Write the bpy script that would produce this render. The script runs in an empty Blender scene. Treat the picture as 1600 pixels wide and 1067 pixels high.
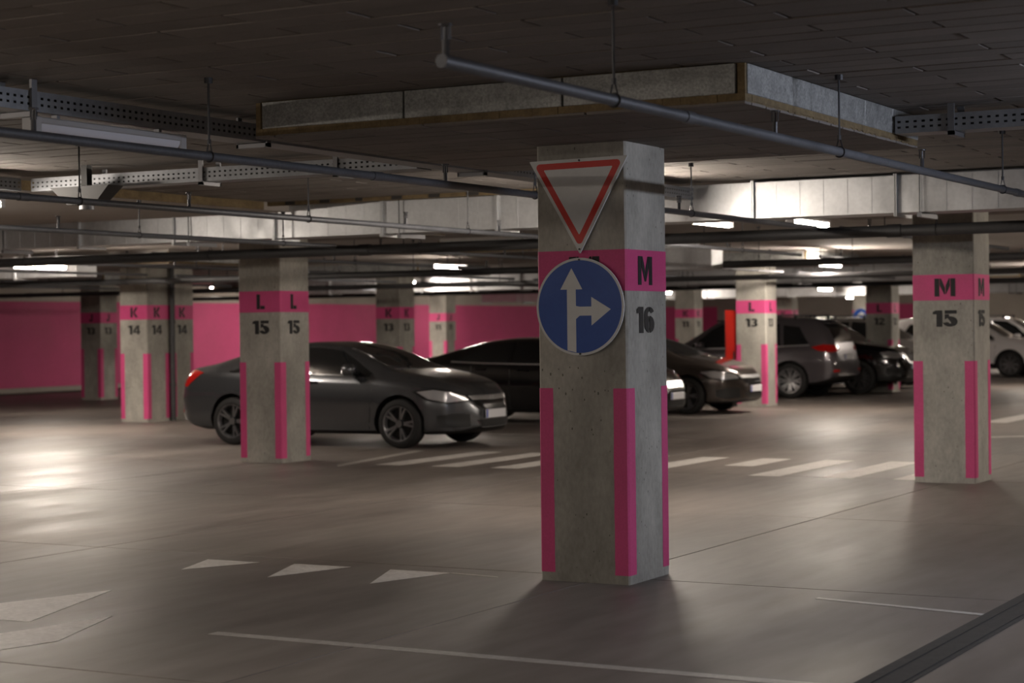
import bpy, bmesh, math, random
import numpy as np
from mathutils import Vector, Matrix
from mathutils.bvhtree import BVHTree
random.seed(7)
S = bpy.context.scene
COL = S.collection
PI = math.pi

# ---------------------------------------------------------------- camera, world, exposure
CAM = Vector((5.171, -10.571, 1.56)); FPX = 2950.55
yaw, pit, rol = math.radians(28.837), math.radians(-0.423), math.radians(0.688)
FW = Vector((-math.sin(yaw)*math.cos(pit), math.cos(yaw)*math.cos(pit), math.sin(pit)))
R0 = Vector((math.cos(yaw), math.sin(yaw), 0)); U0 = R0.cross(FW)
RT = R0*math.cos(rol) - U0*math.sin(rol); UP = U0*math.cos(rol) + R0*math.sin(rol)
cd = bpy.data.cameras.new('camera'); cam = bpy.data.objects.new('camera', cd); COL.objects.link(cam)
cd.sensor_width = 36; cd.lens = FPX/1600*36; cd.clip_end = 300
M = Matrix((RT, UP, -FW)).transposed().to_4x4(); M.translation = CAM
cam.matrix_world = M
cd.dof.use_dof = True; cd.dof.focus_distance = 11.4; cd.dof.aperture_fstop = 2.7
S.camera = cam
w = bpy.data.worlds.new('world'); S.world = w; w.use_nodes = True
w.node_tree.nodes['Background'].inputs[0].default_value = (.5, .45, .42, 1)
w.node_tree.nodes['Background'].inputs[1].default_value = 0.0
S.view_settings.view_transform = 'Standard'; S.view_settings.look = 'None'
S.view_settings.gamma = 1; S.view_settings.use_curve_mapping = False
S.view_settings.exposure = 2.15
S.cycles.caustics_reflective = False; S.cycles.caustics_refractive = False; S.cycles.sample_clamp_indirect = 4.0
TUBE = 30.0          # emission of one fluorescent tube

def project(p):
    v = Vector(p) - CAM; z = v.dot(FW)
    if z < .1: return None
    return 800 + FPX*v.dot(RT)/z, 533.5 - FPX*v.dot(UP)/z, z

# ---------------------------------------------------------------- materials
MATS = {}
def principled(name, col=(.5, .5, .5), rough=.6, metal=0.0, coat=0.0, emit=None, estr=0, spec=.5, trans=0.0):
    m = bpy.data.materials.new(name); m.use_nodes = True
    b = m.node_tree.nodes['Principled BSDF']
    b.inputs['Base Color'].default_value = (*col, 1); b.inputs['Roughness'].default_value = rough
    b.inputs['Metallic'].default_value = metal; b.inputs['Coat Weight'].default_value = coat
    b.inputs['Coat Roughness'].default_value = .06
    b.inputs['Specular IOR Level'].default_value = spec; b.inputs['Transmission Weight'].default_value = trans
    if emit: b.inputs['Emission Color'].default_value = (*emit, 1); b.inputs['Emission Strength'].default_value = estr
    MATS[name] = m; return m
def textured(name, c1, c2, scale=3, rough=(.6, .8), bump=.1, bscale=60, stretch=(1, 1, 1), coord='Object', metal=0, pits=0.0, fine=.35, spec=.5, big=0.0, rnd=True):
    m = principled(name, c1, rough[0], metal, spec=spec); nt = m.node_tree; N = nt.nodes; L = nt.links
    b = N['Principled BSDF']
    if coord == 'World': tc = N.new('ShaderNodeNewGeometry').outputs['Position']
    else: tc = N.new('ShaderNodeTexCoord').outputs[coord]
    if coord == 'Object' and rnd:
        oi = N.new('ShaderNodeObjectInfo'); ad = N.new('ShaderNodeVectorMath'); ad.operation = 'MULTIPLY_ADD'
        L.new(oi.outputs['Random'], ad.inputs[0]); ad.inputs[1].default_value = (37, 53, 71); L.new(tc, ad.inputs[2]); tc = ad.outputs[0]
    mp = N.new('ShaderNodeMapping'); mp.inputs['Scale'].default_value = stretch; L.new(tc, mp.inputs[0])
    n1 = N.new('ShaderNodeTexNoise'); n1.inputs['Scale'].default_value = scale; n1.inputs['Detail'].default_value = 8; n1.inputs['Roughness'].default_value = .62
    L.new(mp.outputs[0], n1.inputs[0])
    n2 = N.new('ShaderNodeTexNoise'); n2.inputs['Scale'].default_value = bscale; n2.inputs['Detail'].default_value = 4; L.new(mp.outputs[0], n2.inputs[0])
    mx = N.new('ShaderNodeMix'); mx.data_type = 'FLOAT'; mx.inputs[0].default_value = fine
    L.new(n1.outputs[0], mx.inputs[2]); L.new(n2.outputs[0], mx.inputs[3])
    rp = N.new('ShaderNodeValToRGB'); rp.color_ramp.elements[0].position = .33; rp.color_ramp.elements[1].position = .68
    rp.color_ramp.elements[0].color = (*c1, 1); rp.color_ramp.elements[1].color = (*c2, 1)
    L.new(mx.outputs[0], rp.inputs[0]); out = rp.outputs[0]
    if pits > 0:
        v = N.new('ShaderNodeTexVoronoi'); v.inputs['Scale'].default_value = 26; L.new(mp.outputs[0], v.inputs[0])
        n3 = N.new('ShaderNodeTexNoise'); n3.inputs['Scale'].default_value = 5; L.new(mp.outputs[0], n3.inputs[0])
        th = N.new('ShaderNodeMath'); th.operation = 'MULTIPLY_ADD'; L.new(n3.outputs[0], th.inputs[0]); th.inputs[1].default_value = .34; th.inputs[2].default_value = -.09
        lt = N.new('ShaderNodeMath'); lt.operation = 'LESS_THAN'; L.new(v.outputs['Distance'], lt.inputs[0]); L.new(th.outputs[0], lt.inputs[1])
        ml = N.new('ShaderNodeMath'); ml.operation = 'MULTIPLY'; L.new(lt.outputs[0], ml.inputs[0]); ml.inputs[1].default_value = pits
        m2 = N.new('ShaderNodeMix'); m2.data_type = 'RGBA'; L.new(ml.outputs[0], m2.inputs[0]); L.new(out, m2.inputs[6]); m2.inputs[7].default_value = (c1[0]*.35, c1[1]*.35, c1[2]*.33, 1)
        out = m2.outputs[2]
    if big > 0:
        n4 = N.new('ShaderNodeTexNoise'); n4.inputs['Scale'].default_value = scale*.3; n4.inputs['Detail'].default_value = 3; L.new(mp.outputs[0], n4.inputs[0])
        mr = N.new('ShaderNodeMapRange'); mr.inputs[1].default_value = .35; mr.inputs[2].default_value = .65; mr.inputs[3].default_value = 1-big; mr.inputs[4].default_value = 1+big*.5
        L.new(n4.outputs[0], mr.inputs[0])
        m3 = N.new('ShaderNodeVectorMath'); m3.operation = 'SCALE'; L.new(out, m3.inputs[0]); L.new(mr.outputs[0], m3.inputs['Scale']); out = m3.outputs[0]
    L.new(out, b.inputs['Base Color'])
    r = N.new('ShaderNodeMapRange'); r.inputs[1].default_value = .3; r.inputs[2].default_value = .7; r.inputs[3].default_value = rough[0]; r.inputs[4].default_value = rough[1]
    L.new(n1.outputs[0], r.inputs[0]); L.new(r.outputs[0], b.inputs['Roughness'])
    if bump:
        bp = N.new('ShaderNodeBump'); bp.inputs['Strength'].default_value = bump; bp.inputs['Distance'].default_value = .004
        L.new(mx.outputs[0], bp.inputs['Height']); L.new(bp.outputs[0], b.inputs['Normal'])
    return m
textured('concrete', (.29, .278, .245), (.50, .48, .43), 4.2, (.75, .9), .3, 40, (1, 1, .55), pits=.85, big=.25)
textured('floor', (.095, .080, .070), (.215, .184, .163), .8, (.36, .60), .22, 7, (1, .22, 1), 'World', fine=.38, big=.28, spec=.5)
textured('slab_base', (.1, .09, .08), (.14, .12, .11), 1, (.7, .9), .1, 30, coord='World')
textured('board', (.165, .148, .135), (.235, .21, .193), 2.2, (.85, .95), .3, 80, (1, 1, 1), 'Object', big=.12)
textured('ceiling', (.33, .30, .27), (.43, .39, .36), .6, (.85, .95), .1, 20, coord='World')
textured('gap', (.03, .028, .026), (.05, .045, .04), 2, (.9, .95), 0)
textured('pink', (.58, .062, .20), (.72, .085, .265), 2.5, (.55, .7), .08, 70)
textured('pinkwall', (.56, .07, .20), (.68, .095, .26), .7, (.6, .75), .05, 20, coord='World', big=.1)
textured('stencil', (.012, .012, .013), (.03, .03, .03), 9, (.6, .8), .05, 90)
textured('foil', (.19, .195, .19), (.46, .465, .455), 22, (.45, .7), 1.0, 70, metal=.45, fine=.5, big=.15)
textured('wool', (.10, .072, .038), (.24, .175, .09), 9, (.9, .95), .8, 60)
textured('galv', (.50, .51, .52), (.66, .67, .68), 4, (.36, .55), .05, 30, metal=.75, big=.12)
textured('tray', (.24, .25, .265), (.33, .34, .355), 5, (.4, .55), .05, 40, metal=.7)
textured('pipe', (.09, .095, .105), (.15, .155, .17), 4, (.45, .6), .1, 50, (1, 1, 1), metal=.3)
textured('pipe_main', (.035, .036, .038), (.06, .06, .062), 4, (.5, .65), .1, 50, metal=.2)
textured('marking', (.42, .39, .36), (.72, .69, .65), 6, (.45, .6), .05, 30, coord='World', fine=.45)
textured('marking_faded', (.30, .275, .25), (.52, .49, .45), 6, (.4, .6), .05, 30, coord='World', fine=.5)
textured('wallgrey', (.36, .33, .29), (.46, .43, .38), .5, (.8, .9), .1, 12, coord='World', big=.15)
textured('rubber', (.008, .008, .008), (.016, .015, .015), 5, (.7, .85), .1, 60)
textured('signwhite', (.62, .63, .63), (.72, .73, .73), 3, (.32, .42), 0, 20)
textured('signred', (.58, .022, .012), (.66, .03, .018), 3, (.32, .42), 0, 20)
textured('signblue', (.012, .065, .33), (.018, .085, .40), 3, (.28, .38), 0, 20)
textured('trench', (.010, .009, .009), (.035, .032, .03), 6, (.7, .9), .5, 40, coord='World')
textured('redcab', (.50, .014, .006), (.58, .02, .009), 3, (.45, .55), 0, 20)
principled('black', (.010, .010, .010), .5); principled('blackgloss', (.008, .008, .009), .18, coat=.5)
principled('rod', (.05, .05, .055), .5, .5); principled('steel', (.22, .22, .23), .5, .8)
principled('chrome', (.85, .85, .86), .28, .9); principled('alloy', (.45, .45, .46), .28, .9); principled('alloy_dark', (.26, .26, .27), .3, .85)
principled('glass', (.012, .013, .014), .04, spec=.6, coat=.3); principled('lens', (.66, .66, .68), .2, .7, coat=1)
principled('redlens', (.45, .01, .008), .12, coat=1); principled('amber', (.7, .28, .06), .2, coat=1)
principled('plate', (.72, .72, .74), .4); principled('plateblue', (.02, .06, .4), .4)
principled('lamp_off', (.80, .82, .90), .35, coat=.3); principled('lamp_case', (.45, .45, .46), .5)
principled('tube_warm', (.9, .9, .9), .5, emit=(1, .88, .76), estr=TUBE)
principled('tube_cool', (.9, .9, .9), .5, emit=(.78, .84, 1.0), estr=TUBE*3.0)
principled('tube_dim', (.9, .9, .9), .5, emit=(1, .88, .76), estr=TUBE*.4)
principled('tube_strong', (.9, .9, .9), .5, emit=(1, .88, .76), estr=TUBE*4.0)
principled('tube_bright', (.9, .9, .9), .5, emit=(1, .88, .76), estr=TUBE*2.0)
principled('green', (.1, .6, .2), .5, emit=(.55, 1, .7), estr=12); principled('brass', (.45, .30, .12), .4, .8)
for n, c, r, me in (('paint_grey', (.085, .089, .096), .26, .6), ('paint_black', (.006, .006, .007), .15, .2), ('paint_brown', (.075, .062, .055), .24, .6), ('paint_mauve', (.12, .108, .118), .3, .5), ('paint_white', (.78, .76, .76), .25, 0), ('paint_silver', (.33, .31, .30), .25, .6)):
    principled(n, c, r, me, coat=.8)

# ---------------------------------------------------------------- mesh helpers
class MB:
    def __init__(s): s.v = []; s.f = []; s.m = []
    def add(s, vs, fs, mi=0):
        o = len(s.v); s.v += [tuple(v) for v in vs]; s.f += [tuple(i+o for i in f) for f in fs]; s.m += [mi]*len(fs); return s
    def box(s, x0, x1, y0, y1, z0, z1, mi=0):
        return s.add([(x0,y0,z0),(x1,y0,z0),(x1,y1,z0),(x0,y1,z0),(x0,y0,z1),(x1,y0,z1),(x1,y1,z1),(x0,y1,z1)],
            [(0,3,2,1),(4,5,6,7),(0,1,5,4),(1,2,6,5),(2,3,7,6),(3,0,4,7)], mi)
    def bbox(s, x0, x1, y0, y1, z0, z1, b=.01, mi=0):      # box with chamfered edges
        bm = bmesh.new(); bmesh.ops.create_cube(bm, size=1)
        for v in bm.verts: v.co = Vector(((x0+x1)/2+v.co.x*(x1-x0), (y0+y1)/2+v.co.y*(y1-y0), (z0+z1)/2+v.co.z*(z1-z0)))
        bmesh.ops.bevel(bm, geom=bm.edges[:], offset=b, segments=1, affect='EDGES'); return s.bm(bm, mi)
    def bm(s, bm, mi=0):
        bm.verts.index_update(); s.add([v.co for v in bm.verts], [[v.index for v in f.verts] for f in bm.faces], mi); bm.free(); return s
    def cyl(s, a, b, r, n=12, r2=None, caps=True, mi=0):
        a = Vector(a); b = Vector(b); d = (b-a).normalized(); r2 = r if r2 is None else r2
        u = d.orthogonal().normalized(); v = d.cross(u)
        A = [a+(u*math.cos(2*PI*i/n)+v*math.sin(2*PI*i/n))*r for i in range(n)]; B = [b+(u*math.cos(2*PI*i/n)+v*math.sin(2*PI*i/n))*r2 for i in range(n)]
        f = [(i, (i+1) % n, n+(i+1) % n, n+i) for i in range(n)]
        if caps: f += [tuple(range(n-1, -1, -1)), tuple(range(n, 2*n))]
        return s.add(A+B, f, mi)
    def prism(s, pts, z0, z1, mi=0):      # polygon in xy extruded in z
        n = len(pts); ar = sum(pts[i][0]*pts[(i+1) % n][1]-pts[(i+1) % n][0]*pts[i][1] for i in range(n))
        if ar < 0: pts = pts[::-1]
        return s.add([(x, y, z0) for x, y in pts]+[(x, y, z1) for x, y in pts], [tuple(range(n-1, -1, -1)), tuple(range(n, 2*n))]+[(i, (i+1) % n, n+(i+1) % n, n+i) for i in range(n)], mi)
    def lathe(s, prof, n=32, axis='y', mi=0):   # prof: (r, t)
        vs = []
        for r, t in prof:
            for i in range(n):
                a = 2*PI*i/n; vs.append((r*math.cos(a), t, r*math.sin(a)))
        fs = [(k*n+i, (k+1)*n+i, (k+1)*n+(i+1) % n, k*n+(i+1) % n) for k in range(len(prof)-1) for i in range(n)]
        return s.add(vs, fs, mi)
    def mesh(s, name, mats, smooth=None):
        me = bpy.data.meshes.new(name); me.from_pydata(s.v, [], s.f)
        for m in (mats if isinstance(mats, (list, tuple)) else [mats]): me.materials.append(MATS[m] if isinstance(m, str) else m)
        if any(s.m): me.polygons.foreach_set('material_index', s.m)
        if smooth is not None:
            me.polygons.foreach_set('use_smooth', [True]*len(me.polygons)); me.set_sharp_from_angle(angle=math.radians(smooth))
        me.update(); return me
    def build(s, name, mats, parent=None, smooth=None, **kw):
        return obj(name, s.mesh(name, mats, smooth), parent, **kw)
def obj(name, me, parent=None, loc=None, label=None, cat=None, group=None, kind=None):
    o = bpy.data.objects.new(name, me); COL.objects.link(o); o.parent = parent
    if loc: o.location = loc
    tag(o, label, cat, group, kind); return o
def tag(o, label=None, cat=None, group=None, kind=None):
    if label: o['label'] = label
    if cat: o['category'] = cat
    if group: o['group'] = group
    if kind: o['kind'] = kind
def thing(name, loc, label, cat, group=None, rz=0):
    o = obj(name, None, None, loc, label, cat, group); o.rotation_euler = (0, 0, rz); return o
def copy_tree(o, parent=None):
    c = o.copy(); COL.objects.link(c); c.parent = parent
    for ch in list(o.children): copy_tree(ch, c)
    return c

SX, SY = 8.173, 7.793            # pillar grid
ZC = 2.88                        # underside of the ceiling boards
ZD = 2.672                       # underside of the drop panels
CW, CD = .602, .582              # pillar section

# ---------------------------------------------------------------- floor
fl = MB().box(-30.3, 16, -22, 70.3, -.3, -.03).build('floor', 'slab_base', kind='structure')
px, py = SX/2, SY/2
slab = MB().bbox(.004, px-.004, .004, py-.004, -.1, 0, .004).mesh('slab', 'floor')
for i in range(-8, 4):
    for j in range(-5, 18):
        if i*px < -30.3: continue
        obj('slab', slab, fl, (i*px, j*py, 0))

def marking(pts, label, mat='marking', group=None):
    return MB().prism(pts, .0005, .002).build('floor_marking', mat, label=label, cat='floor marking', group=group)
tri = [((-2.705,-.797),(-2.886,-.283),(-2.452,-.286)), ((-1.949,-.879),(-2.191,-.248),(-1.747,-.238)), ((-1.186,-.868),(-1.434,-.245),(-.98,-.235))]
for t, l in zip(tri, ('leftmost white give-way triangle of the row on the floor', 'middle white give-way triangle of the row on the floor', 'white give-way triangle on the floor nearest the signed pillar')):
    marking(list(t), l, group='give-way triangles')
marking([(-1.0,-.25),(-.6,-.31),(-.62,-.27),(-.98,-.22)], 'thin worn white paint remnant beside the signed pillar base', 'marking_faded')
marking([(-2.47,-1.745),(-2.046,-2.911),(-2.86,-2.93)], 'large white arrowhead on the floor at the left edge, the farther one')
marking([(-1.767,-2.562),(-1.462,-3.328),(-1.54,-3.655),(-1.75,-4.4),(-2.2,-4.4),(-1.92,-3.30),(-1.84,-2.97)], 'large white arrow on the floor at the left edge, the nearer one')
marking([(-.9,-2.83),(2.5,-2.86),(2.5,-2.77),(-.9,-2.745)], 'long thin white line across the floor in the foreground', 'marking_faded')
marking([(1.5,-.37),(2.5,-.60),(2.52,-.54),(1.5,-.32)], 'thin faded white line on the floor right of the signed pillar', 'marking_faded')
zx = [-.42-.765*k for k in range(9)]
for k, x in enumerate(zx):
    lab = {0: 'white crossing stripe half hidden by the M 15 pillar', 1: 'white crossing stripe just left of the M 15 pillar', 2: 'white crossing stripe, second left of the M 15 pillar', 3: 'short white crossing stripe, third left of the M 15 pillar', 7: 'white crossing stripe in front of the grey sedan bumper', 8: 'white crossing stripe nearest the front wheel of the grey sedan'}.get(k, 'white crossing stripe hidden behind the signed pillar')
    marking([(x-.17, 7.7 if k != 3 else 8.9), (x+.17, 7.7 if k != 3 else 8.9), (x+.17, 10.1), (x-.17, 10.1)], lab, group='pedestrian crossing stripes')
marking([(-6.95,7.3),(-7.1,7.5),(-7.6,10.0),(-7.45,10.0)], 'thin white line beside the L 15 pillar', 'marking_faded')
marking([(-2.6,18.6),(-2.2,18.6),(-2.2,24),(-2.6,24)], 'white bay line on the floor far right, upper one')
marking([(-1.5,14.8),(-.4,15.7),(-.4,15.9),(-1.5,15.0)], 'white line on the floor far right, lower one')
for k, y in enumerate((13.6, 16.3, 18.9, 22.1, 25.9, 29.1, 31.9, 34.8, 38.6, 41.4)):
    marking([(-6.9,y-.05),(-11.9,y-.05),(-11.9,y+.05),(-6.9,y+.05)], 'white parking bay line between parked cars', 'marking_faded', 'parking bay lines')
tr = thing('expansion_joint', (2.62, 0, 0), 'dark metal expansion joint strip set in the floor, bottom right corner', 'joint cover')
for dx in (-.075, .045): MB().box(dx, dx+.035, -7, 5, .0, .006).build('rail', 'trench', tr)
MB().box(-.11, .11, -7, 5, .0004, .003).build('rubber_seal', 'trench', tr)

# ---------------------------------------------------------------- walls
wl = MB().box(-30.3, -30, -22, 70, 0, 3.2).build('wall_left', 'wallgrey', kind='structure')
MB().box(-30, -29.985, -21.9, 69.9, .13, 2.40).build('painted_panel', 'pinkwall', wl)
MB().box(-30, -29.96, -22, 69.95, 0, .12).build('baseboard_left', 'wallgrey', kind='structure')
wb = MB().box(-30, 16, 70, 70.3, 0, 3.2).build('wall_back', 'wallgrey', kind='structure')
for x0, x1 in ((-29.9, -28.4), (-27.4, -25.2), (-21, -19)):
    MB().box(x0, x1, 69.985, 70, 1.3, 2.40).build('painted_panel', 'pinkwall', wb)
MB().box(15.7, 16, -22, 70, 0, 3.2).build('wall_right', 'wallgrey', kind='structure')
MB().box(-30, 15.7, -22.3, -22, 0, 3.2).build('wall_front', 'wallgrey', kind='structure')

# ---------------------------------------------------------------- ceiling with boards
DP = dict(x0=-1.40, x1=1.64, y0=-1.70, y1=1.25)
ce = MB().box(-30.3, 16, -22, 70.3, ZC+.035, 3.2).build('ceiling', 'ceiling', kind='structure')
MB().box(-14, 15.9, -12, 5.9, ZC+.025, ZC+.034).build('board_backing', 'gap', ce)
boards = []
for r in range(int((5.75+8)/.2)):
    y = -8.02+.2*r; off = (r % 2)*.5
    for k in range(-15, 16):
        x = -.2+off+k*1.0-.0
        if x+1 < -6.45 or x > 15 or x < -13: continue
        if x+.03 >= DP['x0'] and x+.97 <= DP['x1'] and y+.02 >= DP['y0'] and y+.18 <= DP['y1']: continue
        x0 = max(x, -6.4)
        boards.append((x0, y, x+1-x0))
def bscore(b):
    q = project((b[0]+b[2]/2, b[1]+.1, ZC))
    if q is None or not (-120 < q[0] < 1720 and -40 < q[1] < 1067): return 1e9
    if DP['x0']-2 < b[0] and 0: return 1e9
    return q[2]
boards.sort(key=bscore)
bcache = {}
def board_mesh(l, v=0):
    k = (round(l, 3), v)
    if k not in bcache:
        bcache[k] = MB().bbox(.008, l-.008, .006, .194, 0, .03, .003).mesh('board', 'board')
    return bcache[k]
for b in boards[:300]:
    obj('board', board_mesh(b[2]), ce, (b[0], b[1], ZC+random.uniform(-.0025, .0025)))
bf = MB()
for b in boards[300:]:
    z = ZC+random.uniform(-.0025, .0025); bf.box(b[0]+.007, b[0]+b[2]-.007, b[1]+.006, b[1]+.194, z, z+.03)
bf.build('board_field', 'board', ce, kind='stuff')
so = MB().box(-14, -6.43, -12, 5.85, 2.80, ZC+.03).build('soffit', 'ceiling', ce)
MB().box(-6.43, -6.40, -12, 5.2, 2.80, ZC+.03).build('insulation_edge', 'wool', so)
MB().box(-6.43, -2.2, 5.30, 5.34, 2.842, ZC+.005).build('insulation_edge', 'wool', so)
for k in range(9): MB().box(-6.2+.43*k, -6.12+.43*k+random.random()*.06, 5.292, 5.30, 2.845, ZC).build('dark_spacer', 'gap', so)

def drop_panel(cx, cy, full):
    e = obj('drop_panel', MB().box(DP['x0']+.03, DP['x1']-.03, DP['y0']+.03, DP['y1']-.03, ZD+.035, ZC+.2).mesh('drop_panel', 'ceiling' if not full else 'wool'), ce, (cx, cy, 0))
    x0, x1, y0, y1 = DP.values()
    zt = ZC-.004
    fx = [x0+.05, -.382, .606, x1-.05]; fy = [y0+.03, -.734, .188, .719, y1]
    for a, b in zip(fx[:-1], fx[1:]): MB().bbox(a+.006, b-.006, y0, y0+.03, ZD+.052, zt, .003).build('side_panel', 'foil', e)
    for a, b in zip(fy[:-1], fy[1:]): MB().bbox(x1-.03, x1, a+.004, b-.004, ZD+.052, zt, .003).build('side_panel', 'foil', e)
    MB().box(x0, x0+.03, y0+.03, y1, ZD+.052, zt).build('side_panel', 'foil', e)
    MB().box(x0+.03, x1-.03, y1-.03, y1, ZD+.052, zt).build('side_panel', 'foil', e)
    MB().box(x0+.008, x0+.04, y0+.008, y0+.03, ZD+.05, zt).build('insulation_edge', 'wool', e)
    MB().box(x1-.045, x1-.006, y0+.008, y0+.03, ZD+.05, zt).build('insulation_edge', 'wool', e)
    ib = MB(); n = 60
    for k in range(n):
        a = x0+.006+(x1-x0-.012)*k/n; b = x0+.006+(x1-x0-.012)*(k+1)/n; ib.box(a, b, y0+.004+random.random()*.006, y0+.1, ZD+.010, ZD+.052)
    for k in range(n):
        a = y0+.1+(y1-y0-.1)*k/n; b = y0+.1+(y1-y0-.1)*(k+1)/n; ib.box(x1-.1, x1-.004-random.random()*.006, a, b, ZD+.010, ZD+.052)
    ib.box(x0+.004, x1-.004, y0+.1, y1-.005, ZD+.02, ZD+.052)
    ib.build('insulation_strip', 'wool', e)
    if full:
        rows = [(y0+k*.2-.1 if k else y0, y0+k*.2+.1) for k in range(16)]
        for r, (a, b) in enumerate(rows):
            b = min(b, y1)
            if b-a < .03: continue
            cuts = [x0]+[x for x in (x0+.5*(r % 2)+.14+k for k in range(4)) if x0+.1 < x < x1-.1]+[x1]
            for c, d in zip(cuts[:-1], cuts[1:]):
                dz = random.uniform(0, .003)
                if c < .31 and d > -.31 and b > -.3 and a < .3 and False: continue
                MB().bbox(c+.006, d-.006, a+.005, b-.005, ZD-.002+dz, ZD+.014, .002).build('board', 'board', e)
    else:
        MB().box(x0, x1, y0, y1, ZD, ZD+.014).build('soffit_board', 'board', e)
GRID = {'M': 0, 'L': -1, 'K': -2, 'J': -3}
PILL = [('M', 16), ('M', 15), ('L', 15), ('L', 14), ('L', 13), ('L', 12), ('L', 11), ('K', 14), ('K', 13), ('K', 12), ('K', 11), ('K', 10), ('K', 9), ('J', 13), ('J', 12), ('J', 11), ('J', 10)]
for a, n in PILL:
    drop_panel(GRID[a]*SX, (16-n)*SY, (a, n) == ('M', 16))

# ---------------------------------------------------------------- stencil glyphs (unit height, drawn in x,y)
def rect(x0, y0, x1, y1): return [(x0, y0), (x1, y0), (x1, y1), (x0, y1)]
def arc(cx, cy, rx, ry, t, a0, a1, n=10):
    A = [math.radians(a0+(a1-a0)*i/n) for i in range(n+1)]
    return [(cx+rx*math.cos(a), cy+ry*math.sin(a)) for a in A]+[(cx+(rx-t)*math.cos(a), cy+(ry-t*.8)*math.sin(a)) for a in reversed(A)]
GL = {
 'M': (1.08, [rect(0,0,.25,1), rect(.83,0,1.08,1), [(.27,1),(.27,.62),(.50,.12),(.55,.12),(.55,.46),(.40,.86),(.34,1)], [(.80,1),(.74,1),(.58,.60),(.58,.12),(.60,.12),(.80,.58)]]),
 'L': (.62, [rect(0,.0,.26,1), rect(.29,0,.62,.23)]),
 'K': (.80, [rect(0,0,.25,1), [(.28,.52),(.56,1),(.85,1),(.52,.50),(.28,.50)], [(.28,.47),(.52,.47),(.86,0),(.57,0)]]),
 'J': (.60, [rect(.34,.28,.60,1), arc(.30,.30,.30,.30,.25,180,360)]),
 '1': (.44, [[(0,.76),(0,.9),(.14,1),(.44,1),(.44,0),(.17,0),(.17,.76)]]),
 '2': (.66, [arc(.33,.68,.33,.32,.22,-8,170), [(.64,.62),(.38,.62),(.02,.22),(.02,0),(.26,.2)], rect(.02,0,.66,.21)]),
 '3': (.64, [arc(.30,.72,.32,.28,.21,-75,160), arc(.30,.29,.34,.29,.21,-160,75), rect(.2,.43,.40,.58)]),
 '4': (.72, [rect(.42,0,.64,1), [(.39,1),(.39,.66),(.24,.40),(0,.40)], rect(0,.19,.39,.37), rect(.66,.19,.74,.37)]),
 '5': (.64, [rect(.04,.79,.60,1), [(.04,.76),(.25,.76),(.25,.58),(.04,.44)], arc(.29,.32,.35,.32,.23,-165,118)]),
 '6': (.68, [arc(.34,.33,.34,.33,.22,100,260), arc(.34,.33,.34,.33,.22,-85,85), [(0,.36),(0,.72),(.22,.72),(.22,.36)], arc(.34,.70,.34,.30,.22,95,180), arc(.34,.70,.34,.30,.22,25,85)]),
 '0': (.66, [arc(.33,.5,.33,.5,.22,95,265), arc(.33,.5,.33,.5,.22,-85,85)]),
 '9': (.68, [arc(.34,.67,.34,.33,.22,-80,80), arc(.34,.67,.34,.33,.22,100,260), rect(.46,.3,.68,.66), arc(.34,.30,.34,.30,.22,-155,0)]),
}
gcache = {}
def glyph(ch, h):
    if (ch, h) in gcache: return gcache[ch, h]
    bm = bmesh.new()
    for pl in GL[ch][1]:
        # lie in the xz plane, facing -y
        bot = [bm.verts.new((x*h, -.0015, y*h)) for x, y in pl]
        f = bm.faces.new(bot)
        bmesh.ops.triangulate(bm, faces=[f])
    g = bmesh.ops.extrude_face_region(bm, geom=bm.faces[:])
    for v in g['geom']:
        if isinstance(v, bmesh.types.BMVert): v.co.y = 0
    bmesh.ops.recalc_face_normals(bm, faces=bm.faces[:])
    gcache[ch, h] = MB().bm(bm).mesh('glyph_'+ch, 'stencil'); return gcache[ch, h]
def write(parent, text, h, xc, z, face, gapf=.10):
    k = 1.32 if text.isdigit() else 1.08
    W = sum(GL[c][0] for c in text)*h*k+gapf*h*(len(text)-1); x = xc-W/2
    for c in text:
        o = obj('stencil_letter' if c.isalpha() else 'stencil_digit', glyph(c, h), parent)
        if face == 'f': o.location = (x, -CD/2-.0035, z)
        else: o.location = (CW/2+.0035, x, z); o.rotation_euler = (0, 0, PI/2)
        o.scale = (k, 1, 1); x += GL[c][0]*h*k+gapf*h

# ---------------------------------------------------------------- pillars
def column_body():
    bm = bmesh.new(); bmesh.ops.create_cube(bm, size=1)
    for v in bm.verts: v.co = Vector((v.co.x*CW, v.co.y*CD, (v.co.z+.5)*(ZD+.003)))
    bmesh.ops.bevel(bm, geom=[e for e in bm.edges if abs(e.verts[0].co.z-e.verts[1].co.z) > 1], offset=.010, segments=1, affect='EDGES')
    bmesh.ops.subdivide_edges(bm, edges=[e for e in bm.edges if abs(e.verts[0].co.z-e.verts[1].co.z) > 1], cuts=30)
    rr = random.Random(3)
    for v in bm.verts:
        if v.co.z < .2: v.co.x *= 1+rr.uniform(-.004, .004); v.co.y *= 1+rr.uniform(-.004, .004)
    return MB().bm(bm).mesh('shaft', 'concrete')
SHAFT = column_body()
def ring(z0, z1, g=.002):
    m = MB(); x, y = CW/2+g, CD/2+g; b = .010
    pts = [(-x+b,-y),(x-b,-y),(x,-y+b),(x,y-b),(x-b,y),(-x+b,y),(-x,y-b),(-x,-y+b)]
    return m.prism(pts, z0, z1)
BAND = ring(1.774, 2.024).mesh('painted_band', 'pink')
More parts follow.
